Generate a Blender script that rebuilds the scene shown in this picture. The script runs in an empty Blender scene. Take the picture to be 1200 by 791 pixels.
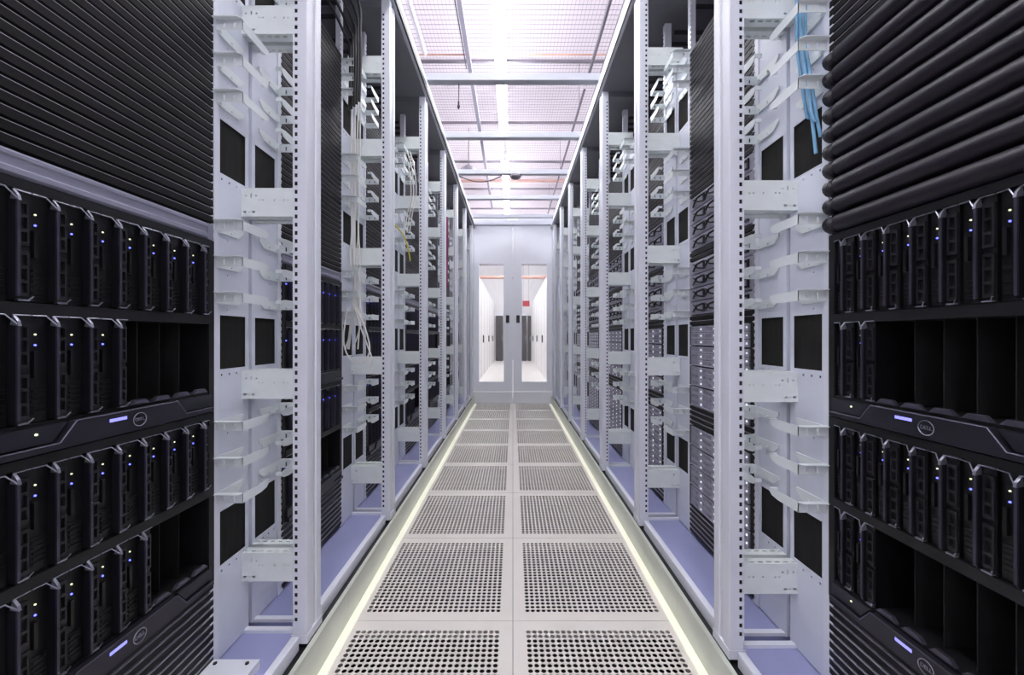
import bpy, bmesh, math, random
from mathutils import Vector

random.seed(7)
scene = bpy.context.scene
COL = scene.collection
PI = math.pi

# ------------------------------------------------------------------ camera
CAM_Z = 1.036
cam_d = bpy.data.cameras.new('camera')
cam_d.sensor_fit = 'HORIZONTAL'; cam_d.sensor_width = 36.0
cam_d.lens = 467.0 * 36.0 / 1200.0
cam_d.clip_start = 0.02; cam_d.clip_end = 100
cam_o = bpy.data.objects.new('camera', cam_d); COL.objects.link(cam_o)
cam_o.location = (0, 0, CAM_Z); cam_o.rotation_euler = (PI / 2, 0, 0)
cam_d.shift_x = -1.0 / 1200.0
scene.camera = cam_o

# ------------------------------------------------------------------ world, exposure
w = bpy.data.worlds.new('world'); scene.world = w; w.use_nodes = True
w.node_tree.nodes['Background'].inputs[0].default_value = (0.8, 0.85, 1.0, 1)
w.node_tree.nodes['Background'].inputs[1].default_value = 0.3
scene.view_settings.view_transform = 'Standard'
scene.view_settings.look = 'None'
scene.view_settings.exposure = 0.5
scene.view_settings.gamma = 1.0
scene.view_settings.use_curve_mapping = False
TUBE_POWER = 30.0          # emission strength of the fluorescent tubes
TUBE_COLOR = (0.96, 0.98, 1.0)

# ------------------------------------------------------------------ materials
def srgb(r, g, b):
    f = lambda c: (c / 255 / 12.92) if c / 255 <= 0.04045 else ((c / 255 + 0.055) / 1.055) ** 2.4
    return (f(r), f(g), f(b), 1.0)

MATS = {}
def mat(name, rgb, rough=0.5, metal=0.0, var=0.06, scale=8.0, emit=None, power=0.0, bump=0.0, spec=0.5, stretch=None, alpha=None, trans=0.0):
    m = bpy.data.materials.new(name); m.use_nodes = True
    nt = m.node_tree; b = nt.nodes['Principled BSDF']
    c = srgb(*rgb)
    tc = nt.nodes.new('ShaderNodeTexCoord')
    mp = nt.nodes.new('ShaderNodeMapping'); nt.links.new(tc.outputs['Object'], mp.inputs[0])
    if stretch: mp.inputs['Scale'].default_value = stretch
    nz = nt.nodes.new('ShaderNodeTexNoise'); nz.inputs['Scale'].default_value = scale; nz.inputs['Detail'].default_value = 4
    nt.links.new(mp.outputs[0], nz.inputs['Vector'])
    rp = nt.nodes.new('ShaderNodeValToRGB'); rp.color_ramp.elements[0].position = 0.3; rp.color_ramp.elements[1].position = 0.7
    rp.color_ramp.elements[0].color = tuple(max(0, v * (1 - var)) for v in c[:3]) + (1,)
    rp.color_ramp.elements[1].color = tuple(min(1, v * (1 + var)) for v in c[:3]) + (1,)
    nt.links.new(nz.outputs['Fac'], rp.inputs[0]); nt.links.new(rp.outputs[0], b.inputs['Base Color'])
    b.inputs['Roughness'].default_value = rough; b.inputs['Metallic'].default_value = metal
    b.inputs['Specular IOR Level'].default_value = spec
    if trans: b.inputs['Transmission Weight'].default_value = trans
    if bump:
        bp = nt.nodes.new('ShaderNodeBump'); bp.inputs['Strength'].default_value = bump; bp.inputs['Distance'].default_value = 0.002
        nt.links.new(nz.outputs['Fac'], bp.inputs['Height']); nt.links.new(bp.outputs[0], b.inputs['Normal'])
    if emit:
        b.inputs['Emission Color'].default_value = (*emit, 1); b.inputs['Emission Strength'].default_value = power
    MATS[name] = m
    return m

mat('rack_white', (222, 224, 234), 0.38, 0.0, 0.03)
mat('strut_white', (222, 228, 228), 0.4, 0.0, 0.04, 20)
mat('panel_white', (216, 220, 232), 0.42, 0.0, 0.04)
mat('finger_white', (226, 232, 234), 0.3, 0.0, 0.03)
mat('rim_white', (226, 228, 238), 0.35, 0.0, 0.03)
mat('base_lavender', (156, 159, 200), 0.28, 0.0, 0.08, 3)  # lavender puts the blue LED reflection into the base colour
mat('plinth_black', (20, 20, 22), 0.6, 0, 0.2)
mat('roof_grey', (120, 120, 128), 0.5, 0, 0.05)
mat('dark_metal', (22, 21, 25), 0.45, 0.2, 0.15, 12)
mat('blank_black', (17, 15, 18), 0.45, 0.0, 0.15, 14, stretch=(1, 0.2, 1), spec=0.22)
mat('blank_lip_glint', (158, 154, 164), 0.4, 0.2, 0.2, 8, stretch=(1, 0.3, 1))  # lighter grey paints the highlight along each rib's top edge
mat('roll_black', (22, 16, 29), 0.47, 0.0, 0.12, 10)
mat('blade_black', (16, 15, 18), 0.35, 0.1, 0.3, 40)
mat('blade_edge', (74, 72, 86), 0.35, 0.6, 0.12, 30)
mat('carrier_grey', (40, 39, 44), 0.4, 0.3, 0.2, 30)
mat('silver', (168, 168, 182), 0.35, 0.9, 0.06, 20)
mat('trim_grey', (104, 102, 116), 0.4, 0.8, 0.06, 20)
mat('fin_dark', (20, 19, 24), 0.5, 0.1, 0.2, 30, spec=0.3)
mat('bezel_grey', (48, 47, 56), 0.3, 0.4, 0.1, 10)
mat('grey_panel', (142, 142, 160), 0.42, 0.3, 0.06, 5)
mat('slot_dark', (14, 13, 14), 0.7, 0, 0.3)
mat('brush_black', (13, 13, 10), 0.95, 0, 0.6, 60, bump=0.5, stretch=(1, 1, 0.15))
mat('led_blue', (40, 60, 255), 0.4, emit=(0.10, 0.11, 1.0), power=3.5)
mat('led_green', (200, 220, 170), 0.4, emit=(0.80, 0.90, 0.55), power=0.9)
mat('lcd_blue', (90, 100, 250), 0.3, emit=(0.36, 0.34, 1.0), power=0.8)
mat('led_white', (230, 230, 240), 0.4, emit=(0.9, 0.9, 1.0), power=1.3)
mat('server_grey', (166, 164, 180), 0.45, 0.3, 0.12, 25)
mat('server_dark', (52, 50, 58), 0.5, 0.2, 0.2, 30)
mat('tile_white', (223, 217, 210), 0.45, 0, 0.03, 5)
mat('void_brown', (26, 22, 20), 0.9, 0, 0.2, 6)
mat('floor_plain', (200, 198, 198), 0.5, 0, 0.03, 4)
mat('floor_white', (236, 232, 228), 0.35, 0, 0.02, 2)
mat('skirt', (216, 220, 209), 0.38, 0.1, 0.05, 6)
mat('edge_led', (250, 249, 228), 0.4, emit=(1.0, 0.98, 0.78), power=0.16)
mat('beam_grey', (206, 208, 218), 0.4, 0, 0.03)
mat('gasket_black', (26, 26, 28), 0.5, 0, 0.1)
mat('door_grey', (236, 238, 246), 0.42, 0, 0.02, 2)
mat('door_base', (232, 233, 238), 0.4, 0, 0.02, 2)
mat('handle_black', (24, 24, 28), 0.4, 0, 0.1)
mat('wall_white', (238, 236, 236), 0.6, 0, 0.02, 2)
mat('wall_room', (214, 212, 220), 0.7, 0, 0.03, 2)
mat('ceiling_white', (204, 194, 202), 0.8, 0, 0.04, 1.2)
mat('wire_grey', (132, 126, 136), 0.5, 0.3, 0.1, 10)
mat('pipe_orange', (196, 152, 138), 0.5, 0, 0.08)
mat('conduit_dark', (84, 78, 90), 0.5, 0.2, 0.1)
mat('conduit_white', (196, 192, 204), 0.45, 0, 0.04)
mat('trunk_grey', (128, 124, 138), 0.5, 0.2, 0.05)
mat('crossbar_grey', (176, 178, 188), 0.4, 0, 0.03)
mat('tray_wire', (58, 55, 60), 0.45, 0.5, 0.15)
mat('cable_black', (24, 23, 26), 0.5, 0, 0.2)
mat('cable_white', (232, 230, 226), 0.4, 0, 0.03)
mat('cable_blue', (128, 180, 216), 0.45, 0, 0.08, 30)
mat('cable_yellow', (222, 206, 70), 0.45, 0, 0.05)
mat('cable_magenta', (150, 40, 92), 0.45, 0, 0.12, 30)
mat('sign_red', (168, 30, 48), 0.5, 0, 0.05)
mat('cabinet_dark', (70, 66, 66), 0.5, 0.1, 0.08)
mat('fixture_white', (240, 240, 244), 0.4, 0, 0.02)
mat('cover_white', (232, 234, 242), 0.35, 0, 0.02)
mat('tube_light', (255, 255, 255), 0.5, emit=TUBE_COLOR, power=TUBE_POWER)
# architectural glass: thin, mostly clear
def glass_mat():
    m = bpy.data.materials.new('door_glass'); m.use_nodes = True
    nt = m.node_tree; nt.nodes.remove(nt.nodes['Principled BSDF'])
    out = nt.nodes['Material Output']
    tr = nt.nodes.new('ShaderNodeBsdfTransparent'); tr.inputs[0].default_value = (0.96, 0.97, 0.97, 1)
    gl = nt.nodes.new('ShaderNodeBsdfGlossy'); gl.inputs['Roughness'].default_value = 0.02
    fr = nt.nodes.new('ShaderNodeFresnel'); fr.inputs['IOR'].default_value = 1.45
    mx = nt.nodes.new('ShaderNodeMixShader')
    nt.links.new(fr.outputs[0], mx.inputs[0]); nt.links.new(tr.outputs[0], mx.inputs[1]); nt.links.new(gl.outputs[0], mx.inputs[2])
    nt.links.new(mx.outputs[0], out.inputs[0]); MATS['door_glass'] = m
glass_mat()

# ------------------------------------------------------------------ mesh helpers
class MB:
    def __init__(s): s.v = []; s.f = []; s.mi = []; s.cur = 0
    def face(s, idx): s.f.append(idx); s.mi.append(s.cur)
    def box(s, x0, x1, y0, y1, z0, z1):
        n = len(s.v)
        s.v += [(x0, y0, z0), (x1, y0, z0), (x1, y1, z0), (x0, y1, z0), (x0, y0, z1), (x1, y0, z1), (x1, y1, z1), (x0, y1, z1)]
        for q in ((3, 2, 1, 0), (4, 5, 6, 7), (0, 1, 5, 4), (1, 2, 6, 5), (2, 3, 7, 6), (3, 0, 4, 7)):
            s.face(tuple(n + k for k in q))
        return s
    def prism(s, prof, a0, a1, axis='y'):
        """extrude a closed counter-clockwise profile between a0 and a1 along axis"""
        n = len(s.v); k = len(prof)
        def P(u, v, a):
            return {'y': (u, a, v), 'x': (a, u, v), 'z': (u, v, a)}[axis]
        s.v += [P(u, v, a0) for u, v in prof] + [P(u, v, a1) for u, v in prof]
        for i in range(k):
            j = (i + 1) % k
            s.face((n + i, n + j, n + k + j, n + k + i))
        s.face(tuple(n + i for i in reversed(range(k)))); s.face(tuple(n + k + i for i in range(k)))
        return s
    def tube(s, pts, r, n=8, smooth=True, rings=None):
        pts = [Vector(p) for p in pts]
        if rings: pts = catmull(pts, rings)
        up = Vector((0, 0, 1)); prev = None; base = len(s.v)
        for i, p in enumerate(pts):
            t = (pts[min(i + 1, len(pts) - 1)] - pts[max(i - 1, 0)]).normalized()
            if prev is None:
                a = t.cross(up)
                if a.length < 1e-3: a = t.cross(Vector((1, 0, 0)))
                a.normalize()
            else:
                a = (prev - t * prev.dot(t)).normalized()
            prev = a; b = t.cross(a)
            rr = r[i] if isinstance(r, (list, tuple)) else r
            for k in range(n):
                an = 2 * PI * k / n
                s.v.append(tuple(p + a * math.cos(an) * rr + b * math.sin(an) * rr))
        for i in range(len(pts) - 1):
            for k in range(n):
                k2 = (k + 1) % n
                s.face((base + i * n + k, base + i * n + k2, base + (i + 1) * n + k2, base + (i + 1) * n + k))
        s.face(tuple(base + k for k in reversed(range(n)))); s.face(tuple(base + (len(pts) - 1) * n + k for k in range(n)))
        return s
    def holed(s, u0, u1, v0, v1, t0, t1, holes, mapf):
        """plate over u,v with rectangular holes, thickness t0..t1; mapf(u,v,t)->xyz"""
        us = sorted({u0, u1} | {h[0] for h in holes} | {h[1] for h in holes})
        vs = sorted({v0, v1} | {h[2] for h in holes} | {h[3] for h in holes})
        us = [u for u in us if u0 - 1e-9 <= u <= u1 + 1e-9]; vs = [v for v in vs if v0 - 1e-9 <= v <= v1 + 1e-9]
        solid = {}
        byv = {}
        for j in range(len(vs) - 1):
            vm = (vs[j] + vs[j + 1]) / 2
            hs = [h for h in holes if h[2] < vm < h[3]]
            for i in range(len(us) - 1):
                um = (us[i] + us[i + 1]) / 2
                solid[i, j] = not any(h[0] < um < h[1] for h in hs)
        idx = {}
        def V(i, j, t):
            k = (i, j, t)
            if k not in idx:
                idx[k] = len(s.v); s.v.append(mapf(us[i], vs[j], t1 if t else t0))
            return idx[k]
        for (i, j), ok in solid.items():
            if not ok: continue
            s.face((V(i, j, 1), V(i + 1, j, 1), V(i + 1, j + 1, 1), V(i, j + 1, 1)))
            s.face((V(i, j + 1, 0), V(i + 1, j + 1, 0), V(i + 1, j, 0), V(i, j, 0)))
            if not solid.get((i - 1, j)): s.face((V(i, j, 0), V(i, j, 1), V(i, j + 1, 1), V(i, j + 1, 0)))
            if not solid.get((i + 1, j)): s.face((V(i + 1, j, 1), V(i + 1, j, 0), V(i + 1, j + 1, 0), V(i + 1, j + 1, 1)))
            if not solid.get((i, j - 1)): s.face((V(i, j, 0), V(i + 1, j, 0), V(i + 1, j, 1), V(i, j, 1)))
            if not solid.get((i, j + 1)): s.face((V(i, j + 1, 1), V(i + 1, j + 1, 1), V(i + 1, j + 1, 0), V(i, j + 1, 0)))
        return s
    def mirror_y(s):
        s.v = [(x, -y, z) for x, y, z in s.v]; s.f = [tuple(reversed(f)) for f in s.f]
        return s
    def shift(s, dx=0, dy=0, dz=0):
        s.v = [(x + dx, y + dy, z + dz) for x, y, z in s.v]; return s
    def mesh(s, name, mats, bevel=0.0, smooth=None):
        me = bpy.data.meshes.new(name); me.from_pydata(s.v, [], s.f)
        for m in ([mats] if isinstance(mats, str) else mats): me.materials.append(MATS[m])
        if len(me.materials) > 1:
            me.polygons.foreach_set('material_index', s.mi)
        bm = bmesh.new(); bm.from_mesh(me)
        if bevel:
            bmesh.ops.bevel(bm, geom=list(bm.edges), offset=bevel, segments=1, affect='EDGES', profile=0.5)
        bmesh.ops.recalc_face_normals(bm, faces=bm.faces); bm.to_mesh(me); bm.free()
        if smooth:
            me.shade_smooth(); me.set_sharp_from_angle(angle=math.radians(smooth))
        me.update(); return me

def catmull(p, n):
    out = []
    for i in range(len(p) - 1):
        a, b, c, d = p[max(i - 1, 0)], p[i], p[i + 1], p[min(i + 2, len(p) - 1)]
        for k in range(n):
            t = k / n
            out.append(0.5 * ((2 * b) + (c - a) * t + (2 * a - 5 * b + 4 * c - d) * t * t + (3 * b - a - 3 * c + d) * t ** 3))
    out.append(p[-1]); return out

def obj(name, me, parent=None, loc=(0, 0, 0), rz=0):
    o = bpy.data.objects.new(name, me); COL.objects.link(o)
    o.location = loc; o.rotation_euler = (0, 0, rz); o.parent = parent
    return o
def tag(o, label, cat, group=None, kind=None):
    if label: o['label'] = label
    if cat: o['category'] = cat
    if group: o['group'] = group
    if kind: o['kind'] = kind
    return o
def thing(name, label, cat, loc=(0, 0, 0), rz=0, group=None):
    return tag(obj(name, None, None, loc, rz), label, cat, group)
def struct(name, me, loc=(0, 0, 0), label=None):
    o = obj(name, me, None, loc); o['kind'] = 'structure'
    if label: o['label'] = label
    return o
CACHE = {}
def cached(key, fn):
    if key not in CACHE: CACHE[key] = fn()
    return CACHE[key]
def boxmesh(name, m, *a, bevel=0.0):
    return MB().box(*a).mesh(name, m, bevel)
ORD = ['nearest', 'second', 'third', 'fourth', 'fifth', 'sixth', 'seventh']

# ------------------------------------------------------------------ measurements
XF = 0.613            # front plane of the rack posts, distance from the aisle centre
PITCH = 0.80; NR = 7
YC = [0.83 + PITCH * k for k in range(NR)]      # rack centres along the aisle
ROW_DY = {'left': 0.0, 'right': -0.058}          # the right row stands a little nearer
POST_TOP = 2.72; POST_BOT = 0.125
EX = -0.192           # local x of the equipment front plane
DOOR_Y = 6.27
TILE0 = 1.457
CEIL = 4.35

# ------------------------------------------------------------------ setting: floor
fl = MB()
fl.box(-3.2, -0.601, -3.2, 6.9, -0.04, 0)
fl.box(0.601, 3.2, -3.2, 6.9, -0.04, 0)
fl.box(-0.601, 0.601, -3.2, TILE0 - 2.4, -0.04, 0)
floor = struct('floor', fl.mesh('floor', 'floor_plain'))
sub = obj('floor_void', boxmesh('floor_void', 'void_brown', -3.2, 3.2, -3.2, 6.9, -0.5, -0.45), floor)
obj('corridor_floor', boxmesh('corridor_floor', 'floor_white', -3.2, 3.2, 6.9, 18.4, -0.04, 0), floor)

def tile_mesh():
    m = MB(); S = 0.5992; a0 = 0.045; n = 25; p = (0.60 - 2 * a0) / n; r = 0.0084
    zt, zb = 0.0, -0.0025
    ring = [(math.cos(2 * PI * (k + .5) / 8) * r, math.sin(2 * PI * (k + .5) / 8) * r) for k in range(8)]
    idx = {}
    def V(x, y):
        k = (round(x, 5), round(y, 5))
        if k not in idx: idx[k] = len(m.v); m.v.append((x, y, zt))
        return idx[k]
    lo, hi = a0, a0 + n * p
    for i in range(n):
        for j in range(n):
            x0 = lo + i * p; y0 = lo + j * p; cx = x0 + p / 2; cy = y0 + p / 2
            c = [V(x0 + p, y0 + p), V(x0, y0 + p), V(x0, y0), V(x0 + p, y0)]
            b = len(m.v)
            m.v += [(cx + u, cy + v, zt) for u, v in ring] + [(cx + u, cy + v, zb) for u, v in ring]
            h = [b + k for k in range(8)]
            # ring vertices: 0 = 22deg, 1 = 67, 2 = 112, 3 = 157, 4 = 202, 5 = 247, 6 = 292, 7 = 337
            for q in range(4):
                ca = c[q]; cb = c[(q + 1) % 4]
                m.face((ca, cb, h[(2 * q + 2) % 8], h[2 * q + 1]))
                m.face((ca, h[2 * q + 1], h[2 * q]))
            for k in range(8):
                m.face((h[k], h[(k + 1) % 8], b + 8 + (k + 1) % 8, b + 8 + k))
    e0, e1 = 0.001, S
    m.box(e0, e1, e0, lo, -0.03, zt); m.box(e0, e1, hi, e1, -0.03, zt)
    m.box(e0, lo, lo, hi, -0.03, zt); m.box(hi, e1, lo, hi, -0.03, zt)
    me = bpy.data.meshes.new('floor_tile'); me.from_pydata(m.v, [], m.f); me.materials.append(MATS['tile_white'])
    bm = bmesh.new(); bm.from_mesh(me)
    # upward normals on the flat faces
    bm.normal_update()
    for f in bm.faces:
        if abs(f.normal.z) > 0.9 and f.calc_center_median().z > -0.001 and f.normal.z < 0: f.normal_flip()
    bm.to_mesh(me); bm.free()
    return me
tm = tile_mesh()
for r in range(-4, 8):
    for c in (-1, 0):
        obj('floor_tile', tm, floor, (c * 0.60 + 0.001 * (c == 0) * 0, TILE0 + 0.6 * r, 0))

# plinth skirting on both sides of the aisle, and the light strip along its foot
for side, s in (('left', -1), ('right', 1)):
    bb = struct('baseboard_' + side, None, (s * 0.600, 0, 0), 'pale metal plinth skirting below the %s rack row' % side)
    pm = cached('skirt', lambda: MB().box(0, 0.006, 0.0005, 0.5995, 0, 0.118).box(-0.002, 0.012, 0.0005, 0.5995, 0.112, 0.118).mesh('skirting_panel', 'skirt'))
    for r in range(-4, 8):
        o = obj('skirting_panel', pm, bb, (0, TILE0 + 0.6 * r + (0.6 if s < 0 else 0), 0), PI if s < 0 else 0)
    tr = struct('trim_%d' % (1 if s < 0 else 2), boxmesh('led_strip', 'edge_led', -0.014, 0.014, -0.9, 6.2, 0, 0.004), (s * 0.584, 0, 0),
                'glowing pale yellow light strip along the foot of the %s plinth' % side)

# ------------------------------------------------------------------ setting: walls and ceiling
struct('wall_left', boxmesh('wall_left', 'wall_room', -3.3, -3.2, -3.2, 18.4, -0.5, CEIL))
struct('wall_right', boxmesh('wall_right', 'wall_room', 3.2, 3.3, -3.2, 18.4, -0.5, CEIL))
struct('wall_back', boxmesh('wall_back', 'wall_room', -3.3, 3.3, -3.3, -3.2, -0.5, CEIL))
struct('wall_far', boxmesh('wall_far', 'wall_white', -3.3, 3.3, 18.4, 18.5, -0.5, CEIL))
ceiling = struct('ceiling', boxmesh('ceiling', 'ceiling_white', -3.3, 3.3, -3.3, 18.5, CEIL, CEIL + 0.1))
GZ = 3.92
g = MB()
y = -1.0
while y < 11.0:
    g.box(-1.6, 1.6, y - 0.0015, y + 0.0015, GZ, GZ + 0.003); y += 0.055
x = -1.6
while x <= 1.601:
    g.box(x - 0.0011, x + 0.0011, -1.0, 11.0, GZ + 0.003, GZ + 0.005); x += 0.034
gr = obj('ceiling_grid', g.mesh('ceiling_grid', 'wire_grey'), ceiling); gr['kind'] = 'stuff'
for k in range(9):
    obj('grid_bearer', boxmesh('grid_bearer', 'wire_grey', -1.6, 1.6, -0.012, 0.012, 0, 0.03), ceiling, (0, -0.6 + 1.2 * k, GZ + 0.011))

# corridor beyond the glazed door: white cabinet walls
for side, s in (('left', -1), ('right', 1)):
    wl = MB().box(-0.05, 0.05, 6.9, 17.2, 0, 2.5)
    wo = struct('wall_beyond_' + side, wl.mesh('wall_beyond', 'wall_white'), (s * 0.86, 0, 0))
    for k in range(8):
        obj('panel_joint', cached('pj', lambda: boxmesh('panel_joint', 'wire_grey', -0.003, 0.003, -0.006, 0.006, 0.02, 2.48)), wo, (-s * 0.051, 7.8 + 1.2 * k, 0))
    for k in range(4):
        obj('panel_handle', cached('ph', lambda: boxmesh('panel_handle', 'handle_black', -0.015, 0.015, -0.02, 0.02, -0.1, 0.1)), wo, (-s * 0.065, 8.4 + 2.4 * k, 1.0))

# ------------------------------------------------------------------ the rack
STRUT_Z = [0.35 + 0.545 * k for k in range(4)] + [2.40]
WIN_C = [z + 0.128 for z in STRUT_Z[:4]]
FING_Z = [z + d for z in STRUT_Z[:3] for d in (0.262, 0.36, 0.458)] + [2.205, 2.275, 2.345]
PLX = -0.197

def post_mesh(mir):
    m = MB()
    hz0 = 0.19; holes = []
    z = hz0
    while z < 2.66:
        holes.append((-0.037, -0.028, z, z + 0.012)); z += 0.0245
    # face towards the rack opening (normal -y) with square holes
    m.holed(-0.042, -0.002, POST_BOT, POST_TOP, 0.358, 0.356, holes, lambda u, v, t: (u, t, v))
    # front profile with a shallow groove, outer side and rear web
    m.prism([(-0.002, 0.358), (-0.002, 0.356), (0.0, 0.358), (0.0, 0.386), (-0.004, 0.388), (-0.004, 0.3995), (-0.042, 0.3995), (-0.042, 0.395), (-0.006, 0.395)], POST_BOT, POST_TOP, 'z')
    m.box(-0.042, -0.040, 0.358, 0.395, POST_BOT, POST_TOP)
    m.box(-0.046, 0.002, 0.354, 0.3995, 0.1255, 0.150)
    m.cur = 1; m.box(-0.0395, -0.010, 0.3605, 0.362, 0.16, 2.69)      # dark strip paints the shade of the hollow behind the holes
    if mir: m.mirror_y()
    return m.mesh('front_post', ['rack_white', 'gasket_black'])

def strut_mesh(mir):
    m = MB(); x0, x1 = -0.212, -0.041; h = 0.0425
    holes = [(-0.200, -0.196, 0.014, 0.026), (-0.186, -0.182, 0.017, 0.021), (-0.170, -0.166, 0.014, 0.026), (-0.156, -0.150, 0.017, 0.021),
             (-0.146, -0.142, 0.004, 0.008), (-0.135, -0.131, 0.004, 0.008), (-0.100, -0.096, 0.004, 0.008), (-0.072, -0.068, 0.004, 0.008), (-0.060, -0.056, 0.004, 0.008),
             (-0.208, -0.200, -0.032, -0.026), (-0.192, -0.183, -0.032, -0.026), (-0.176, -0.172, -0.031, -0.027), (-0.166, -0.157, -0.032, -0.026)]
    m.holed(x0, x1, -h, h, 0.362, 0.360, holes, lambda u, v, t: (u, t, v))
    # upper and lower flanges with slots
    for zz in (-h, h - 0.002):
        sl = [(-0.200 + 0.024 * k, -0.186 + 0.024 * k, 0.368, 0.374) for k in range(6)]
        m.holed(x0, x1, 0.362, 0.392, zz, zz + 0.002, sl, lambda u, v, t: (u, v, t))
    m.box(x0, x1, 0.390, 0.392, -h, -h + 0.016); m.box(x0, x1, 0.390, 0.392, h - 0.016, h)
    if mir: m.mirror_y()
    return m.mesh('depth_strut', 'strut_white')

def panel_mesh(mir):
    m = MB(); y0, y1 = 0.262, 0.392
    holes = [(0.272, 0.378, c - 0.075, c + 0.075) for c in WIN_C]
    for c in WIN_C:
        for k in range(3): holes.append((0.276 + 0.03 * k, 0.282 + 0.03 * k, c - 0.094, c - 0.088))
    for z in FING_Z:
        holes.append((0.300, 0.304, z - 0.045, z - 0.041))
    m.holed(y0, y1, 0.15, 2.372, PLX - 0.002, PLX, holes, lambda u, v, t: (t, u, v))
    m.box(PLX - 0.05, PLX - 0.002, y1 - 0.003, y1, 0.15, 2.372)
    if mir: m.mirror_y()
    return m.mesh('cable_panel', 'panel_white')

def rail_mesh(mir):
    m = MB(); holes = []
    z = 0.185
    while z < 2.66:
        holes.append((0.230, 0.2445, z, z + 0.0095)); z += 0.0222
    m.holed(0.232, 0.262, 0.15, 2.70, PLX + 0.001, PLX + 0.004, holes, lambda u, v, t: (t, u, v))
    m.box(PLX - 0.03, PLX + 0.001, 0.259, 0.262, 0.15, 2.70)
    if mir: m.mirror_y()
    return m.mesh('mounting_rail', 'rack_white')

def finger_mesh(mir):
    m = MB(); a = PLX; b = -0.120; t = 0.0018
    # base flange on the panel
    m.prism([(0.252, -0.028), (0.340, -0.028), (0.362, -0.010), (0.362, 0.0), (0.252, 0.0)], a + 0.0005, a + 0.0045, 'x')
    for yy in (0.268, 0.312): m.tube([(a + 0.0045, yy, -0.020), (a + 0.008, yy, -0.020)], 0.0032, 6)
    # arm standing out of the panel towards the aisle, with two slots
    m.holed(a + t, b, -0.026, 0.0, 0.252, 0.252 + t, [(a + 0.024, a + 0.029, -0.021, -0.006), (a + 0.052, a + 0.057, -0.021, -0.006)], lambda u, v, tt: (u, tt, v))
    # top flange, folded back
    m.prism([(a + 0.003, 0.238), (b - 0.008, 0.238), (b, 0.246), (b, 0.254), (a + 0.003, 0.254)], 0.0, t, 'z')
    # retaining arm parallel to the aisle, tapering with a rounded nose
    m.prism([(0.252, -0.026), (0.330, -0.026), (0.356, -0.022), (0.366, -0.014), (0.362, -0.003), (0.345, 0.0), (0.252, 0.0)], b - t, b, 'x')
    m.prism([(0.362, -0.014), (0.366, -0.014), (0.366, -0.003), (0.362, -0.003)], b - 0.020, b, 'x')
    if mir: m.mirror_y()
    return m.mesh('cable_finger', 'finger_white')

W2 = 0.2413
def blank_mesh():
    m = MB()
    for k in (0, 1):
        z = k * 0.02225
        m.cur = 0
        m.prism([(-0.012, z + 0.0004), (-0.007, z + 0.0004), (-0.007, z + 0.0024), (0.0, z + 0.0040), (0.0, z + 0.0194), (-0.007, z + 0.0194), (-0.012, z + 0.0218)], -W2, W2, 'y')
        m.cur = 1
        m.prism([(-0.007, z + 0.0194), (0.0004, z + 0.0194), (0.0004, z + 0.0204), (-0.0016, z + 0.0212), (-0.007, z + 0.0214)], -W2, W2, 'y')
    m.cur = 0
    m.box(-0.014, -0.008, -W2, W2, 0.0002, 0.0443)
    return m.mesh('blanking_panel', ['blank_black', 'blank_lip_glint'])
def roll_mesh():
    m = MB(); h = 0.0455; c = h / 2
    prof = [(-W2, 0.0), (-W2, 0.016), (-W2 + 0.004, 0.0205), (-W2 + 0.018, 0.0205), (-W2 + 0.024, 0.013), (-W2 + 0.030, 0.013), (-W2 + 0.036, 0.0215),
            (W2 - 0.036, 0.0215), (W2 - 0.030, 0.013), (W2 - 0.024, 0.013), (W2 - 0.018, 0.0205), (W2 - 0.004, 0.0205), (W2, 0.016), (W2, 0.0)]
    n = 14; base = 0
    for (yy, r) in prof:
        for k in range(n):
            an = 2 * PI * k / n
            m.v.append((0.0 + math.cos(an) * r * 1.1, yy, c + math.sin(an) * r))
    for i in range(len(prof) - 1):
        for k in range(n):
            k2 = (k + 1) % n
            m.face((i * n + k, i * n + k2, (i + 1) * n + k2, (i + 1) * n + k))
    m.box(-0.014, -0.006, -W2, W2, 0.0005, h - 0.0005)
    bm = m.mesh('rounded_panel', 'roll_black', smooth=50)
    return bm
def grey_mesh():
    m = MB()
    m.prism([(-0.012, 0.001), (-0.002, 0.001), (0.003, 0.006), (0.003, 0.014), (0.0, 0.017), (0.0, 0.030), (0.003, 0.033), (0.003, 0.038), (-0.002, 0.043), (-0.012, 0.043)], -W2, W2 - 0.022, 'y')
    m.box(-0.012, 0.0, W2 - 0.020, W2, 0.001, 0.043)
    return m.mesh('shelf_front', 'grey_panel')

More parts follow.
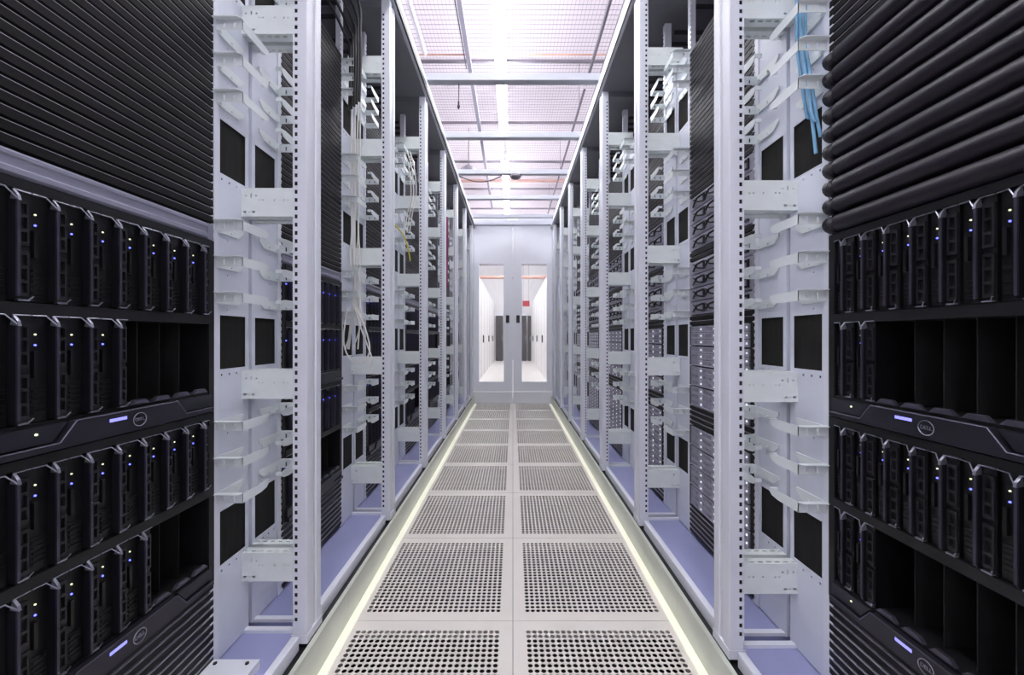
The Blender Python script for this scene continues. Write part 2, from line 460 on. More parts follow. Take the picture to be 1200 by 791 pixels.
RACKS = {}
def make_rack(side, k, blanks, label):
    s = -1 if side == 'left' else 1
    t = thing('server_rack', label, 'rack', (s * XF, YC[k] + ROW_DY[side], 0), 0 if s < 0 else PI, 'server racks in the %s row' % side)
    P = lambda name, key, fn, loc=(0, 0, 0): obj(name, cached(key, fn), t, loc)
    P('plinth', 'plinth', lambda: boxmesh('plinth', 'plinth_black', -1.05, 0.004, -0.3995, 0.3995, 0, 0.110))
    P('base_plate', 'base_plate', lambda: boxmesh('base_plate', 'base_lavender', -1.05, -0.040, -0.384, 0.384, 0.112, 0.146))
    P('base_rim', 'rim_f', lambda: boxmesh('base_rim', 'rim_white', -0.040, -0.018, -0.347, 0.347, 0.1105, 0.154, bevel=0.002))
    for sg in (-1, 1):
        P('base_rim', 'rim_s%d' % sg, lambda: boxmesh('base_rim', 'rim_white', -0.60, -0.048, min(sg * .368, sg * .385), max(sg * .368, sg * .385), 0.146, 0.156))
        P('front_post', 'post%d' % sg, lambda: post_mesh(sg < 0))
        P('rear_post', 'rpost%d' % sg, lambda: boxmesh('rear_post', 'rack_white', -1.05, -1.0, min(sg * .35, sg * .3995), max(sg * .35, sg * .3995), 0.146, POST_TOP))
        P('cable_panel', 'cpanel%d' % sg, lambda: panel_mesh(sg < 0))
        P('mounting_rail', 'rail%d' % sg, lambda: rail_mesh(sg < 0))
        P('top_rail', 'trail%d' % sg, lambda: boxmesh('top_rail', 'roof_grey', -1.0, -0.043, min(sg * .36, sg * .3995), max(sg * .36, sg * .3995), 2.685, POST_TOP))
        for z in STRUT_Z: P('depth_strut', 'strut%d' % sg, lambda: strut_mesh(sg < 0), (0, 0, z))
        for c in WIN_C:
            P('brush_panel', 'brush%d' % sg, lambda: boxmesh('brush_panel', 'brush_black', PLX - 0.012, PLX - 0.004, min(sg * .266, sg * .384), max(sg * .266, sg * .384), -0.079, 0.079), (0, 0, c))
        for z in (FING_Z if (k > 0 or sg == -s) else []): P('cable_finger', 'finger%d' % sg, lambda: finger_mesh(sg < 0), (0, 0, z))
    P('roof_panel', 'roof', lambda: boxmesh('roof_panel', 'roof_grey', -0.62, 0.0, -0.3995, 0.3995, POST_TOP + 0.0005, POST_TOP + 0.012))
    P('rear_door', 'rdoor', lambda: boxmesh('rear_door', 'dark_metal', -1.07, -1.051, -0.3995, 0.3995, 0.12, POST_TOP))
    for kind, z in blanks:
        if kind == 'blank': P('blanking_panel', 'blank', blank_mesh, (EX, 0, z))
        elif kind == 'roll': P('rounded_panel', 'roll', roll_mesh, (EX, 0, z))
        elif kind == 'grey': P('shelf_front', 'greyp', grey_mesh, (EX, 0, z))
    RACKS[side, k] = t
    return t

U = 0.0445
ENC_H = 0.455; ENC_A = 0.8395; ENC_B = 0.382
def blanks_up(z0, z1=2.37):
    out = []; z = z0
    while z + U <= z1: out.append(('blank', z)); z += U
    return out
for k in range(NR):
    low = [('blank', 0.158 + U * i) for i in range(5)]
    make_rack('left', k, low + [('grey', 1.2955)] + blanks_up(1.340),
              'white open server rack, %s from the camera in the left row' % ORD[k])
SRV = {}
for k in range(NR):
    if k == 0:
        low = [('blank', 0.158 + U * i) for i in range(5)]
        bl = low + [('roll', 1.296 + 0.0457 * i) for i in range(10)] + blanks_up(1.756)
    else:
        bl = blanks_up(1.658) + [('blank', 1.373), ('blank', 1.088), ('blank', 0.6885), ('blank', 0.6435), ('blank', 0.2475), ('blank', 0.203), ('blank', 0.158)]
    make_rack('right', k, bl, 'white open server rack, %s from the camera in the right row' % ORD[k])

# ------------------------------------------------------------------ blade enclosures
BW = 0.0556; BH = 0.181
def blade_body():
    m = MB()
    m.box(-0.145, -0.005, 0.0005, 0.030, 0.0, BH - 0.001)
    m.box(-0.145, 0.0, 0.034, BW - 0.0012, 0.0, BH - 0.001)
    m.box(-0.006, -0.003, 0.004, 0.027, 0.010, 0.060)      # grille door low down
    for i in range(5): m.box(-0.005, -0.001, 0.006, 0.025, 0.014 + i * 0.009, 0.018 + i * 0.009)
    m.box(-0.005, 0.001, 0.006, 0.012, 0.075, 0.12)
    return m.mesh('blade', 'blade_black')
def blade_fin():
    m = MB().prism([(-0.145, 0.002), (0.008, 0.002), (0.0095, 0.008), (0.0095, BH - 0.020), (0.004, BH - 0.006), (-0.145, BH - 0.004)], 0.0305, 0.0336, 'y')
    m.cur = 1; m.box(0.0095, 0.0125, 0.0300, 0.0341, 0.007, BH - 0.019)
    return m.mesh('blade_rail', ['fin_dark', 'blade_edge'])
def carrier():
    m = MB(); y0, y1 = 0.0362, BW - 0.003; h = 0.074
    m.holed(y0, y1, 0, h, 0.0, 0.004, [(y0 + 0.003, y1 - 0.003, 0.006, 0.022), (y0 + 0.003, y1 - 0.003, 0.027, 0.046), (y0 + 0.003, y1 - 0.003, 0.051, h - 0.006)], lambda u, v, t: (t, u, v))
    return m.mesh('drive_carrier', 'carrier_grey')
def blade_trim():
    m = MB(); r = 0.0011; zt = BH - 0.0015
    m.tube([(0.004, 0.001, zt), (0.006, 0.019, zt), (0.012, 0.031, zt - 0.016)], r, 5)
    m.tube([(0.004, 0.031, zt), (0.004, BW - 0.001, zt)], r, 5)
    m.prism([(0.000, zt - 0.016), (0.014, zt - 0.018), (0.012, zt - 0.010), (0.004, zt)], 0.0300, 0.0345, 'y')
    return m.mesh('blade_latch', 'silver')
def blade_foot():
    m = MB()
    m.box(0.0, 0.006, 0.036, BW - 0.004, 0.0, 0.0028)
    m.tube([(0.005, BW - 0.006, 0.0015), (0.009, BW - 0.001, 0.009)], 0.0011, 5)
    return m.mesh('blade_foot', 'silver')
def led(key, m, y0, z0, w_, h_):
    return cached(key, lambda: MB().tube([(-0.006, y0, z0), (-0.0035, y0, z0)], [w_, w_ * 0.9], 8).mesh(key, m))
def blade_simple():
    m = MB()
    m.box(-0.145, -0.005, 0.0005, 0.030, 0.0, BH - 0.001); m.box(-0.145, 0.0, 0.034, BW - 0.0012, 0.0, BH - 0.001)
    m.cur = 1; m.box(-0.1, 0.013, 0.0305, 0.0336, 0.002, BH - 0.012)
    m.cur = 2; m.box(0.0, 0.005, 0.036, BW - 0.004, 0.0, 0.0028); m.box(0.0, 0.005, 0.001, BW - 0.004, BH - 0.003, BH - 0.001)
    m.cur = 3; m.box(-0.005, -0.003, 0.012, 0.017, 0.130, 0.134)
    return m.mesh('blade_far', ['blade_black', 'blade_edge', 'silver', 'led_blue'])

def frame_mesh():
    m = MB(); e = 0.4
    # ears, top, middle and sides of the enclosure front
    for sg in (-1, 1):
        a, b = sorted((sg * 0.2235, sg * W2)); m.box(-0.02, 0.002, a, b, 0.0, ENC_H - 0.0008)
        a, b = sorted((sg * 0.2225, sg * 0.2245)); m.box(-0.60, 0.0, a, b, 0.0, ENC_H - 0.0008)
    m.box(-0.60, 0.004, -0.2235, 0.2235, 0.438, ENC_H - 0.0008)
    m.box(-0.60, 0.004, -0.2235, 0.2235, 0.232, 0.254)
    m.box(-0.60, 0.0, -0.2235, 0.2235, 0.0, 0.052)
    return m.mesh('enclosure_frame', 'dark_metal')
def bezel_mesh():
    m = MB()
    m.prism([(-0.2225, 0.002), (0.2225, 0.002), (0.2225, 0.012), (0.135, 0.012), (0.108, 0.046), (-0.108, 0.046), (-0.135, 0.012), (-0.2225, 0.012)], 0.0, 0.016, 'x')
    m.prism([(-0.2225, 0.016), (-0.140, 0.016), (-0.118, 0.046), (-0.2225, 0.046)], 0.0, 0.009, 'x')
    m.prism([(0.140, 0.016), (0.2225, 0.016), (0.2225, 0.046), (0.118, 0.046)], 0.0, 0.009, 'x')
    return m.mesh('bezel', 'bezel_grey')
def bezel_trim():
    m = MB()
    pts = [(-0.222, 0.0125), (-0.135, 0.0125), (-0.108, 0.0465), (0.108, 0.0465), (0.135, 0.0125), (0.222, 0.0125)]
    for a, b in zip(pts, pts[1:]): m.tube([(0.0155, a[0], a[1]), (0.0155, b[0], b[1])], 0.0013, 5)
    return m.mesh('bezel_trim', 'trim_grey')
def badge_mesh():
    m = MB(); n = 20; R = 0.0145; r = 0.0010
    for k in range(n):
        a = 2 * PI * k / n; b = 2 * PI * (k + 1) / n
        m.tube([(0.0175, math.cos(a) * R, math.sin(a) * R * 0.95), (0.0175, math.cos(b) * R, math.sin(b) * R * 0.95)], r, 5)
    return m.mesh('badge_ring', 'silver')
def badge_text():
    cu = bpy.data.curves.new('badge_text', 'FONT'); cu.body = 'DELL'; cu.size = 0.0105; cu.align_x = 'CENTER'; cu.align_y = 'CENTER'
    cu.extrude = 0.0006; cu.space_character = 0.92
    o = bpy.data.objects.new('tmp', cu); COL.objects.link(o)
    dg = bpy.context.evaluated_depsgraph_get(); me = bpy.data.meshes.new_from_object(o.evaluated_get(dg))
    bpy.data.objects.remove(o)
    # text plane xy -> facing +x : text x -> +y, text y -> z
    for v in me.vertices: v.co = Vector((0.0172 + v.co.z, v.co.x, v.co.y))
    me.materials.clear(); me.materials.append(MATS['silver']); me.name = 'badge_lettering'
    return me
def slot_lip():
    m = MB()
    m.prism([(0.004, 0.0), (0.050, 0.0), (0.040, 0.010), (0.014, 0.010)], -0.004, 0.004, 'x')
    return m.mesh('slot_lip', 'trim_grey')
def slot_div():
    return MB().box(-0.14, -0.03, -0.001, 0.001, 0.0, 0.178).mesh('slot_divider', 'slot_dark')

def enclosure(side, k, z, top_n, low_n, label, detail):
    s = -1 if side == 'left' else 1
    L = EX
    t = thing('blade_enclosure', label, 'server', (s * (XF - L), YC[k] + ROW_DY[side], z), 0 if s < 0 else PI, 'blade enclosures')
    P = lambda name, key, fn, loc=(0, 0, 0), par=None: obj(name, cached(key, fn), par or t, loc)
    P('enclosure_frame', 'encframe', frame_mesh)
    P('enclosure_body', 'encbody', lambda: boxmesh('enclosure_body', 'slot_dark', -0.62, -0.150, -0.222, 0.222, 0.053, 0.437))
    bz = P('bezel', 'bezel', bezel_mesh)
    P('bezel_trim', 'bezeltrim', bezel_trim, par=bz)
    if detail:
        P('badge_ring', 'badge', badge_mesh, (0, 0.012, 0.024), bz); P('badge_lettering', 'badget', badge_text, (0, 0.012, 0.024), bz)
        P('bezel_light', 'bzled', lambda: MB().tube([(0.009, -0.165, 0.034), (0.0105, -0.165, 0.034)], 0.0022, 8).mesh('bezel_light', 'led_green'), (0, 0, 0), bz)
        P('display_strip', 'lcd', lambda: boxmesh('display_strip', 'lcd_blue', 0.015, 0.0172, -0.050, -0.016, 0.030, 0.036), (0, 0, 0), bz)
    for row, n in ((0, top_n), (1, low_n)):
        z0 = 0.256 if row == 0 else 0.0535
        for i in range(8):
            loc = (0, -0.2224 + BW * i, z0)
            if i < n:
                if detail:
                    b = P('blade', 'blade', blade_body, loc)
                    P('blade_rail', 'fin', blade_fin, par=b); P('blade_latch', 'btrim', blade_trim, par=b); P('blade_foot', 'bfoot', blade_foot, par=b)
                    for zz in (0.008, 0.092): P('drive_carrier', 'carrier', carrier, (0.0, 0, zz), b)
                    obj('status_light', led('led_g', 'led_green', 0.012, 0.148, 0.0017, 0), b)
                    obj('power_light', led('led_b', 'led_blue', 0.012, 0.130, 0.0017, 0), b)
                else:
                    P('blade', 'bladefar', blade_simple, loc)
            else:
                P('slot_lip', 'lip', slot_lip, loc)
                if i > n or n == 0: P('slot_divider', 'div', slot_div, loc)
    return t
LEFT_FILL = {0: (8, 4, 8, 5)}
for k in range(NR):
    a, b, c, d = LEFT_FILL.get(k, (8, 8 if k % 2 else 5, 8, 4 if k % 2 else 8))
    enclosure('left', k, ENC_A, a, b, 'black blade enclosure, upper of two in the %s rack of the left row' % ORD[k], k == 0)
    enclosure('left', k, ENC_B, c, d, 'black blade enclosure, lower of two in the %s rack of the left row' % ORD[k], k == 0)
enclosure('right', 0, ENC_A, 8, 2, 'black blade enclosure below the rounded black panels, upper of two on the right', True)
enclosure('right', 0, ENC_B, 8, 2, 'black blade enclosure nearest the floor in the nearest right rack', True)

# ------------------------------------------------------------------ rack servers on the right
def server_a():
    b = MB().box(-0.6, -0.002, -0.2225, 0.2225, 0.001, 0.0565); b.box(-0.004, 0.0, -W2, W2, 0.0015, 0.056)
    f = MB()
    for i in range(4):
        y0 = -0.20 + i * 0.105; y1 = y0 + 0.085
        f.tube([(0.003, y0, 0.014), (0.012, y0 + 0.03, 0.020), (0.012, y0 + 0.055, 0.036), (0.003, y1, 0.043)], 0.0042, 6)
        f.tube([(0.003, y0, 0.043), (0.010, y0 + 0.03, 0.036), (0.010, y0 + 0.055, 0.020), (0.003, y1, 0.014)], 0.0036, 6)
        f.box(0.0, 0.004, y1 + 0.004, y1 + 0.016, 0.010, 0.047)
    return b.mesh('server_body', 'server_grey'), f.mesh('pull_handle', 'dark_metal')
def server_b():
    b = MB().box(-0.6, -0.006, -0.2225, 0.2225, 0.001, 0.0875); b.box(-0.008, 0.0, -W2, -0.2225, 0.0015, 0.0865); b.box(-0.008, 0.0, 0.2225, W2, 0.0015, 0.0865)
    f = MB(); l = MB()
    for i in range(4):
        for j in range(3):
            y0 = -0.2205 + i * 0.1103; z0 = 0.003 + j * 0.028
            f.holed(y0, y0 + 0.108, z0, z0 + 0.026, -0.004, 0.004, [(y0 + 0.006 + q * 0.014, y0 + 0.016 + q * 0.014, z0 + 0.005, z0 + 0.021) for q in range(5)], lambda u, v, t: (t, u, v))
            l.box(0.004, 0.0055, y0 + 0.094, y0 + 0.100, z0 + 0.010, z0 + 0.015)
    return b.mesh('server_body', 'slot_dark'), f.mesh('drive_carriers', 'server_grey'), l.mesh('drive_lights', 'led_white')
SA = server_a(); SB = server_b()
NUM = ['top', 'second', 'third', 'fourth', 'fifth', 'sixth', 'seventh', 'eighth', 'ninth', 'tenth', 'eleventh', 'twelfth', 'thirteenth', 'fourteenth', 'fifteenth', 'sixteenth', 'seventeenth']
for k in range(1, NR):
    za = [1.658 - 0.0597 * (i + 1) for i in range(4)] + [1.373 - 0.0597 * (i + 1) for i in range(4)]
    zb = [1.088 - 0.0887 * (i + 1) for i in range(4)] + [0.6435 - 0.0887 * (i + 1) for i in range(4)]
    for i, z in enumerate(za):
        t = thing('handle_server', 'grey server with dark crossed pull handles, %s of eight in the %s right rack' % (NUM[i], ORD[k]), 'server',
                  (XF - EX, YC[k] + ROW_DY['right'], z + 0.0025), PI, 'grey servers with pull handles')
        obj('server_body', SA[0], t); obj('pull_handle', SA[1], t)
    for i, z in enumerate(zb):
        t = thing('storage_server', 'storage server with grey drive carriers, %s of eight in the %s right rack' % (NUM[i], ORD[k]), 'server',
                  (XF - EX, YC[k] + ROW_DY['right'], z + 0.0005), PI, 'storage servers with drive carriers')
        obj('server_body', SB[0], t); obj('drive_carriers', SB[1], t)['kind'] = 'stuff'; obj('drive_lights', SB[2], t)['kind'] = 'stuff'

# ------------------------------------------------------------------ containment frame above the aisle
cf = thing('containment_frame', 'white metal frame of beams and crossbars over the aisle', 'frame', (0, 0, 0))
YE = DOOR_Y - 0.03
for s in (-1, 1):
    a, b = sorted((s * 0.600, s * 0.640))
    obj('side_beam', boxmesh('side_beam', 'beam_grey', a, b, -1.5, YE, POST_TOP + 0.0125, 2.838, bevel=0.002), cf)
    a, b = sorted((s * (0.590 if s < 0 else 0.594), s * 0.6005))
    obj('beam_gasket', boxmesh('beam_gasket', 'gasket_black', a, b, -1.5, YE, POST_TOP + 0.016, POST_TOP + (0.052 if s < 0 else 0.024)), cf)
for k in range(-1, 6):
    yy = 2.03 + PITCH * k
    if yy > 6.1: continue
    obj('crossbar', cached('xbar', lambda: boxmesh('crossbar', 'crossbar_grey', -0.640, 0.640, -0.03, 0.03, 2.845, 2.895, bevel=0.002)), cf, (0, yy, 0))

# ------------------------------------------------------------------ door at the end of the aisle
door = struct('door_1', None, (0, DOOR_Y, 0), 'grey double door with two tall glass panes at the end of the aisle')
obj('door_header', boxmesh('door_header', 'beam_grey', -0.72, 0.72, -0.04, 0.06, 2.800, 2.90), door)
obj('door_label', boxmesh('door_label', 'cover_white', -0.085, 0.085, -0.050, -0.0405, 2.86, 2.93), door)
for s in (-1, 1):
    a, b = sorted((s * 0.690, s * 0.80)); obj('door_jamb', boxmesh('door_jamb', 'rack_white', a, b, -0.03, 0.06, 0.0, 2.800), door)
    for z in (0.28, 0.86, 1.55, 2.45):
        obj('hinge', boxmesh('hinge', 'handle_black', s * 0.70 - 0.014, s * 0.70 + 0.014, -0.045, -0.0305, z - 0.035, z + 0.035), door)
    a, b = sorted((s * 0.003, s * 0.688))
    obj('threshold_panel', boxmesh('threshold_panel', 'door_base', a, b, 0.0, 0.04, 0.0, 0.180, bevel=0.003), door)
    g0, g1 = sorted((s * 0.128, s * 0.545))
    lf = MB().holed(a, b, 0.188, 2.795, 0.0, 0.045, [(g0, g1, 0.327, 2.205)], lambda u, v, t: (u, t, v))
    leaf = obj('door_leaf', lf.mesh('door_leaf', 'door_grey'), door)
    bead = MB().holed(g0 - 0.012, g1 + 0.012, 0.315, 2.217, -0.006, 0.012, [(g0 + 0.014, g1 - 0.014, 0.341, 2.191)], lambda u, v, t: (u, t, v))
    obj('glazing_bead', bead.mesh('glazing_bead', 'door_grey'), leaf)
    obj('glass_pane', boxmesh('glass_pane', 'door_glass', g0 + 0.001, g1 - 0.001, 0.020, 0.026, 0.328, 2.204), leaf)
    obj('door_handle', boxmesh('door_handle', 'handle_black', s * 0.082 - 0.026, s * 0.082 + 0.026, -0.022, 0.0, 1.265, 1.385, bevel=0.006), leaf)
# side infill between the last racks and the door
for s, side in ((-1, 'left'), (1, 'right')):
    a, b = sorted((s * 0.62, s * 1.2))
    struct('trim_%d' % (3 if s < 0 else 4), boxmesh('end_panel', 'rack_white', a, b, 6.035 if s < 0 else 5.975, 6.235, 0.0, 2.80))

# ------------------------------------------------------------------ beyond the door
def far_cabinet(x0, x1, label):
    t = thing('cabinet', label, 'cabinet', ((x0 + x1) / 2, 17.6, 0)); w_ = (x1 - x0) / 2
    obj('cabinet_body', boxmesh('cabinet_body', 'cabinet_dark', -w_, w_, 0, 0.5, 0, 2.0, bevel=0.01), t)
    obj('cabinet_top', boxmesh('cabinet_top', 'cover_white', -w_, w_, 0, 0.5, 2.0005, 2.10), t)
    obj('cabinet_handle', boxmesh('cabinet_handle', 'silver', w_ - 0.05, w_ - 0.03, -0.03, -0.0005, 0.9, 1.1), t)
far_cabinet(-0.76, -0.44, 'dark tall cabinet seen through the left door pane')
far_cabinet(0.36, 0.60, 'dark tall cabinet below the red sign, seen through the right door pane')
far_cabinet(0.68, 0.80, 'narrow dark cabinet seen at the right of the right door pane')
sg = thing('hanging_sign', 'red sign hanging beyond the right door pane', 'sign', (0.57, 17.2, 2.38))
obj('sign_board', boxmesh('sign_board', 'sign_red', -0.15, 0.15, 0, 0.03, 0, 0.24), sg)
for dx in (-0.12, 0.12):
    obj('hanger_rod', boxmesh('hanger_rod', 'wire_grey', dx - 0.005, dx + 0.005, 0.01, 0.02, 0.2405, CEIL - 2.38), sg)

# ------------------------------------------------------------------ overhead services
def pipe(name, pts, r, m, label, cat='pipe', n=10, rings=None):
    return tag(obj(name, MB().tube(pts, r, n, rings=rings).mesh(name, m, smooth=60)), label, cat)
def fixture(y0, y1, x0, label):
    t = thing('ceiling_light', label, 'light', (x0, y0, 3.70), 0, 'fluorescent ceiling lights')
    L = y1 - y0
    obj('housing', MB().box(-0.018, 0.018, 0, L, 0.062, 0.095).box(-0.03, 0.03, -0.012, 0.0, -0.045, 0.095).box(-0.03, 0.03, L, L + 0.012, -0.045, 0.095).mesh('housing', 'fixture_white'), t)
    prof = [(0.052 * math.cos(2 * PI * k / 14), 0.008 + 0.052 * math.sin(2 * PI * k / 14)) for k in range(14)]
    obj('diffuser', MB().prism(prof, 0.001, L - 0.001, 'y').mesh('diffuser', 'tube_light'), t)
    for yy in (0.25, L - 0.25):
        obj('suspension_rod', cached('srod', lambda: boxmesh('suspension_rod', 'wire_grey', -0.004, 0.004, -0.004, 0.004, 0.0955, CEIL - 3.70)), t, (0, yy, 0))
FX = [(-2.3, -0.8), (-0.7, 0.8), (0.85, 2.35), (2.40, 3.96), (4.02, 5.2), (5.92, 7.3), (7.4, 8.85), (9.2, 10.4), (11.0, 12.2), (12.8, 14.0), (14.6, 15.8), (16.2, 17.4)]
FL = ['second behind the camera', 'just behind the camera', 'just above the camera', 'first in view above the first crossbar', 'second in view, between the first two crossbars', 'third in view along the aisle', 'fourth in view along the aisle',
      'first one beyond the door', 'second beyond the door', 'third beyond the door', 'fourth beyond the door', 'last beyond the door']
for (a, b), l in zip(FX, FL): fixture(a, b, -0.12, 'fluorescent ceiling light over the aisle, ' + l)
for s, sd in ((-1, 'left'), (1, 'right')):
    for k, (a, b) in enumerate([(-1.5, 0), (1.0, 2.5), (3.5, 5.0), (6.0, 7.5)]):
        fixture(a, b, s * 2.35, 'fluorescent ceiling light behind the %s rack row, %s from the camera' % (sd, ORD[k]))

for s, sd in ((-1, 'left'), (1, 'right')):
    for k, (a, b) in enumerate([(10.4, 11.2), (13.6, 14.4)]):  # extra lamps added out of view to brighten the corridor
        fixture(a, b, s * 1.35, 'added fill light, out of view, on the %s side beyond the door, %s one' % (sd, ['nearer', 'farther'][k]))
pipe('sprinkler_pipe', [(-3.1, 3.95, 3.84), (3.1, 3.95, 3.84)], 0.008, 'pipe_orange', 'thin pinkish pipe crossing above the first crossbar')
pipe('sprinkler_pipe', [(-3.1, 8.0, 3.98 + 0.2), (3.1, 8.0, 3.98 + 0.2)], 0.03, 'pipe_orange', 'orange pipe crossing the ceiling beyond the door')
pipe('sprinkler_pipe', [(-3.2, 15.0, 3.3), (3.2, 15.0, 3.3)], 0.06, 'pipe_orange', 'far orange pipe seen through both door panes')
pipe('conduit', [(0.80, 1.0, 3.80), (0.80, 4.35, 3.80)], 0.016, 'conduit_dark', 'dark conduit along the ceiling at the right, nearer length')
t = thing('conduit', 'dark conduit along the ceiling at the right, farther length', 'pipe', (0.80, 4.45, 3.80))
obj('conduit_tube', MB().tube([(0, 0, 0), (-0.02, 4.55, 0)], 0.014, 10).mesh('conduit_tube', 'conduit_dark', smooth=60), t)
for yy in (0.3, 2.2, 4.2):
    obj('hanger_rod', boxmesh('hanger_rod', 'wire_grey', -0.012, -0.004, yy, yy + 0.008, 0.0, CEIL - 3.80), t)
pipe('conduit', [(0.93, 1.0, 3.84), (0.93, 9.0, 3.84)], 0.008, 'wire_grey', 'thin grey conduit beside the dark conduit at the right')
pipe('conduit', [(-0.86, 1.0, 3.82), (-0.86, 3.9, 3.82)], 0.022, 'conduit_white', 'white conduit at the far left of the ceiling')
t = thing('cable_trunking', 'grey trunking hung along the ceiling left of the lights', 'trunking', (-0.44, 0.5, 3.78))
obj('trunking_channel', MB().box(-0.02, 0.02, 0, 8.0, 0, 0.004).box(-0.02, -0.017, 0, 8.0, 0.004, 0.05).box(0.017, 0.02, 0, 8.0, 0.004, 0.05).mesh('trunking_channel', 'trunk_grey'), t)
obj('trunking_cable', MB().tube([(-0.036, 0, 0.02), (-0.036, 3.6, 0.02)], 0.006, 6).mesh('trunking_cable', 'conduit_dark'), t)
# sensor on a dangling lead below the first crossbar
t = thing('hanging_sensor', 'small black sensor dangling from the first crossbar', 'sensor', (-0.385, 2.83, 2.66))
obj('lead', MB().tube([(0, 0, 0.05), (0.002, 0, 0.12), (0, 0, 0.178)], 0.003, 6).mesh('lead', 'cable_black'), t)
obj('sensor_head', MB().tube([(0, 0, 0.0), (0, 0, 0.012), (0, 0, 0.022), (0, 0, 0.028), (0, 0, 0.052)], [0.006, 0.010, 0.010, 0.006, 0.006], 8).mesh('sensor_head', 'gasket_black'), t)
t = thing('smoke_detector', 'round white smoke detector under the third crossbar', 'detector', (0.03, 4.43, 2.80))
obj('detector_body', MB().tube([(0, 0, 0.0), (0, 0, 0.008), (0, 0, 0.022), (0, 0, 0.0385)], [0.03, 0.052, 0.062, 0.062], 16).mesh('detector_body', 'wire_grey', smooth=30), t)
pipe('drooping_cable', [(-0.60, 4.43, 2.83), (-0.42, 4.43, 2.77), (-0.25, 4.43, 2.78), (-0.12, 4.43, 2.838)], 0.006, 'conduit_dark', 'dark cable drooping below the third crossbar', 'cable', 6, 6)
t = thing('ceiling_speaker', 'round grey speaker dish at the ceiling on the left', 'speaker', (-0.70, 6.3, 3.66))
obj('speaker_dish', MB().tube([(0, 0, 0), (0, 0, 0.03), (0, 0, 0.09)], [0.12, 0.13, 0.05], 16).mesh('speaker_dish', 'wire_grey', smooth=30), t)
obj('speaker_rod', boxmesh('speaker_rod', 'wire_grey', -0.006, 0.006, -0.006, 0.006, 0.09, CEIL - 3.66), t)

# wire cable trays above the racks
for s, sd in ((-1, 'left'), (1, 'right')):
    t = thing('wire_cable_tray', 'dark wire cable tray running above the %s rack row' % sd, 'cable tray', (s * 1.42, 0, 2.80))
    rm = cached('rung', lambda: MB().box(-0.18, 0.18, -0.006, 0.006, 0, 0.012).mesh('rung', 'tray_wire'))
    n = 0; yy = 0.4
    while yy < 6.0: obj('rung', rm, t, (0, yy, 0)); yy += 0.10
    for dx in (-0.18, -0.06, 0.06, 0.18):
        obj('tray_rail', cached('trayrail', lambda: boxmesh('tray_rail', 'tray_wire', -0.004, 0.004, 0.3, 6.1, 0.0125, 0.0205)), t, (dx, 0, 0))
    for k in range(4):
        obj('tray_foot', cached('trayfoot', lambda: boxmesh('tray_foot', 'tray_wire', -0.18, 0.18, -0.01, 0.01, POST_TOP + 0.0125 - 2.80, -0.0005)), t, (0, 0.8 + 1.6 * k, 0))

# internal ladder rungs at the top of each visible rack (cable entry)
for side, s in (('left', -1), ('right', 1)):
    for k in range(1, NR):
        t = RACKS[side, k]
        for i in range(9):
            obj('entry_rung', cached('erung', lambda: boxmesh('entry_rung', 'tray_wire', -0.50, PLX - 0.02, -0.006, 0.006, 0, 0.014)), t, (0, -0.32 + 0.08 * i, 2.60))
        obj('entry_plate', cached('eplate', lambda: boxmesh('entry_plate', 'dark_metal', -0.62, -0.60, -0.36, 0.36, 2.38, 2.68)), t)

# ------------------------------------------------------------------ cables
def cable(name, pts, r, m, label, group):
    return tag(obj(name, MB().tube(pts, r, 6, rings=6).mesh(name, m, smooth=70)), label, 'cable', group)
# blue cables in the nearest right rack
for i, (dx, dy, zb, lab) in enumerate([(0.0, 0.0, 1.60, 'blue network cable nearest the aisle, hanging in the nearest right rack'),
                                       (0.007, 0.010, 1.52, 'longest blue network cable hanging in the nearest right rack'),
                                       (0.013, 0.002, 1.56, 'blue network cable nearest the white panel in the nearest right rack'),
                                       (0.004, 0.020, 1.66, 'shortest blue network cable hanging in the nearest right rack')]):
    X = 0.758 + dx; Y = 1.052 + dy
    cable('network_cable', [(X + 0.005, Y, 2.66), (X, Y, 2.2), (X + 0.002, Y, 1.95), (X + 0.006, Y + 0.004, 1.82), (X + 0.010, Y - 0.004, 1.74), (X + 0.022, Y - 0.012, 1.62), (X + 0.032, Y - 0.014, zb)], 0.0042, 'cable_blue', lab, 'blue network cables')
# white cables in the second left rack
WC = [(0.0, 0.0, 'white cable closest to the rack post'), (0.014, 0.008, 'white cable second from the rack post'), (0.026, -0.004, 'white cable in the middle'),
      (0.036, 0.012, 'white cable fourth from the rack post'), (0.044, 0.0, 'white cable closest to the panel')]
for i, (dx, dy, lab) in enumerate(WC):
    X = -(0.728 + dx); Y = 1.905 + dy
    j = lambda a: random.uniform(-a, a)
    cable('network_cable', [(X, Y, 2.36), (X + j(.004), Y, 2.15), (X + j(.006), Y + j(.004), 1.80), (X + j(.012), Y + j(.006), 1.55), (X + j(.012), Y, 1.42), (X + 0.01 + j(.015), Y, 1.25), (X + j(.02), Y, 1.10), (X - 0.02 + j(.02), Y, 0.98)],
          0.0036, 'cable_white', lab + ' in the second left rack', 'white network cables')
cable('network_cable', [(-0.735, 1.87, 1.18), (-0.69, 1.86, 1.08), (-0.668, 1.86, 0.98), (-0.70, 1.86, 0.92), (-0.755, 1.86, 0.93), (-0.79, 1.86, 1.02), (-0.775, 1.87, 1.18)], 0.0036, 'cable_white', 'white cable hanging in a wide loop in the second left rack', 'white network cables')
cable('network_cable', [(-0.745, 1.86, 1.20), (-0.70, 1.855, 1.06), (-0.655, 1.85, 0.94), (-0.664, 1.85, 0.90)], 0.0036, 'cable_white', 'white cable swinging out beside the loop in the second left rack', 'white network cables')
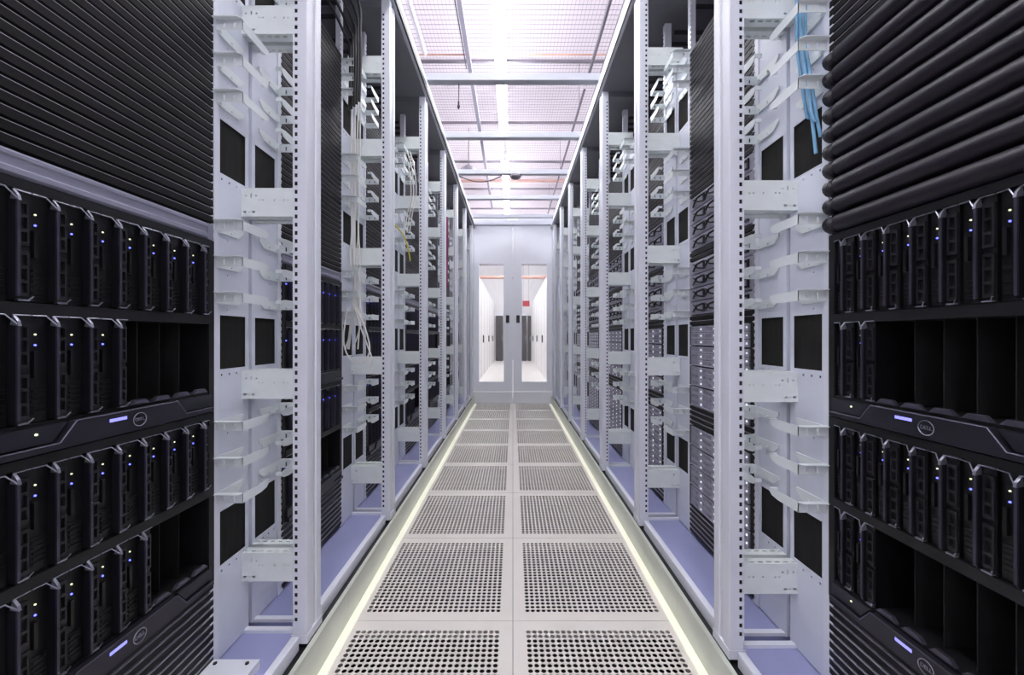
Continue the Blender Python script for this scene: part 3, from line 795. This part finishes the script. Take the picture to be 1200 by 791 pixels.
# black cables at the tops of the second racks, left
for i in range(5):
    X = -(0.70 + 0.02 * i); Y = 1.80 + 0.02 * i
    cable('power_cable', [(X - 0.16, 1.55 + 0.03 * i, 2.60), (X - 0.06, 1.65 + 0.03 * i, 2.64 - 0.02 * i), (X, Y, 2.56 - 0.03 * i), (X + 0.004, Y + 0.02, 2.42), (X, Y + 0.03, 2.26), (X - 0.005, Y + 0.03, 2.12)],
          0.006, 'cable_black', 'black cable arching down at the top of the second left rack, %s from the post' % ORD[i], 'black power cables')
# third and fourth left racks
for i in range(3):
    X = -(0.70 + 0.02 * i); Y = 2.70 + 0.01 * i
    cable('network_cable', [(X, Y, 2.30), (X + 0.03, Y, 2.20), (X + 0.045, Y, 2.02), (X + 0.02, Y, 1.88), (X, Y, 1.75)], 0.004, 'cable_white', 'white cable bowed outward in the third left rack, %s from the post' % ORD[i], 'white cables in the third left rack')
cable('network_cable', [(-0.80, 2.62, 1.80), (-0.73, 2.64, 1.72), (-0.70, 2.66, 1.63), (-0.69, 2.68, 1.55)], 0.005, 'cable_yellow', 'yellow cable in the third left rack', 'coloured cables')
for i in range(6):
    X = -(0.690 + 0.014 * (i % 3)); Y = 4.18 + 0.02 * (i // 3) + 0.03 * (i % 3)
    cable('network_cable', [(X, Y, 2.30), (X + 0.004, Y, 2.0), (X - 0.003, Y, 1.75), (X, Y, 1.56)], 0.009, 'cable_magenta', 'magenta cable in the hanging bundle, %s %s in the fifth left rack' % (['nearer', 'farther'][i // 3], ['beside the aisle', 'in the middle', 'beside the panel'][i % 3]), 'magenta cable bundle')

# ------------------------------------------------------------------ loose cover plate on the nearest left rack base
t = thing('cover_plate', 'white metal cover plate lying on the nearest left rack base', 'plate', (-0.745, 0.972, 0.1465))
m = MB().box(-0.065, 0.065, -0.10, 0.10, 0.022, 0.024)
m.box(-0.065, -0.063, -0.10, 0.10, 0.0, 0.022).box(0.063, 0.065, -0.10, 0.10, 0.0, 0.022).box(-0.063, 0.063, 0.098, 0.10, 0.0, 0.022)
obj('plate', m.mesh('plate', 'cover_white'), t)
for dx in (-0.045, 0.040):
    obj('screw', MB().tube([(dx, 0.085, 0.0242), (dx, 0.085, 0.027)], 0.005, 8).mesh('screw', 'handle_black'), t)
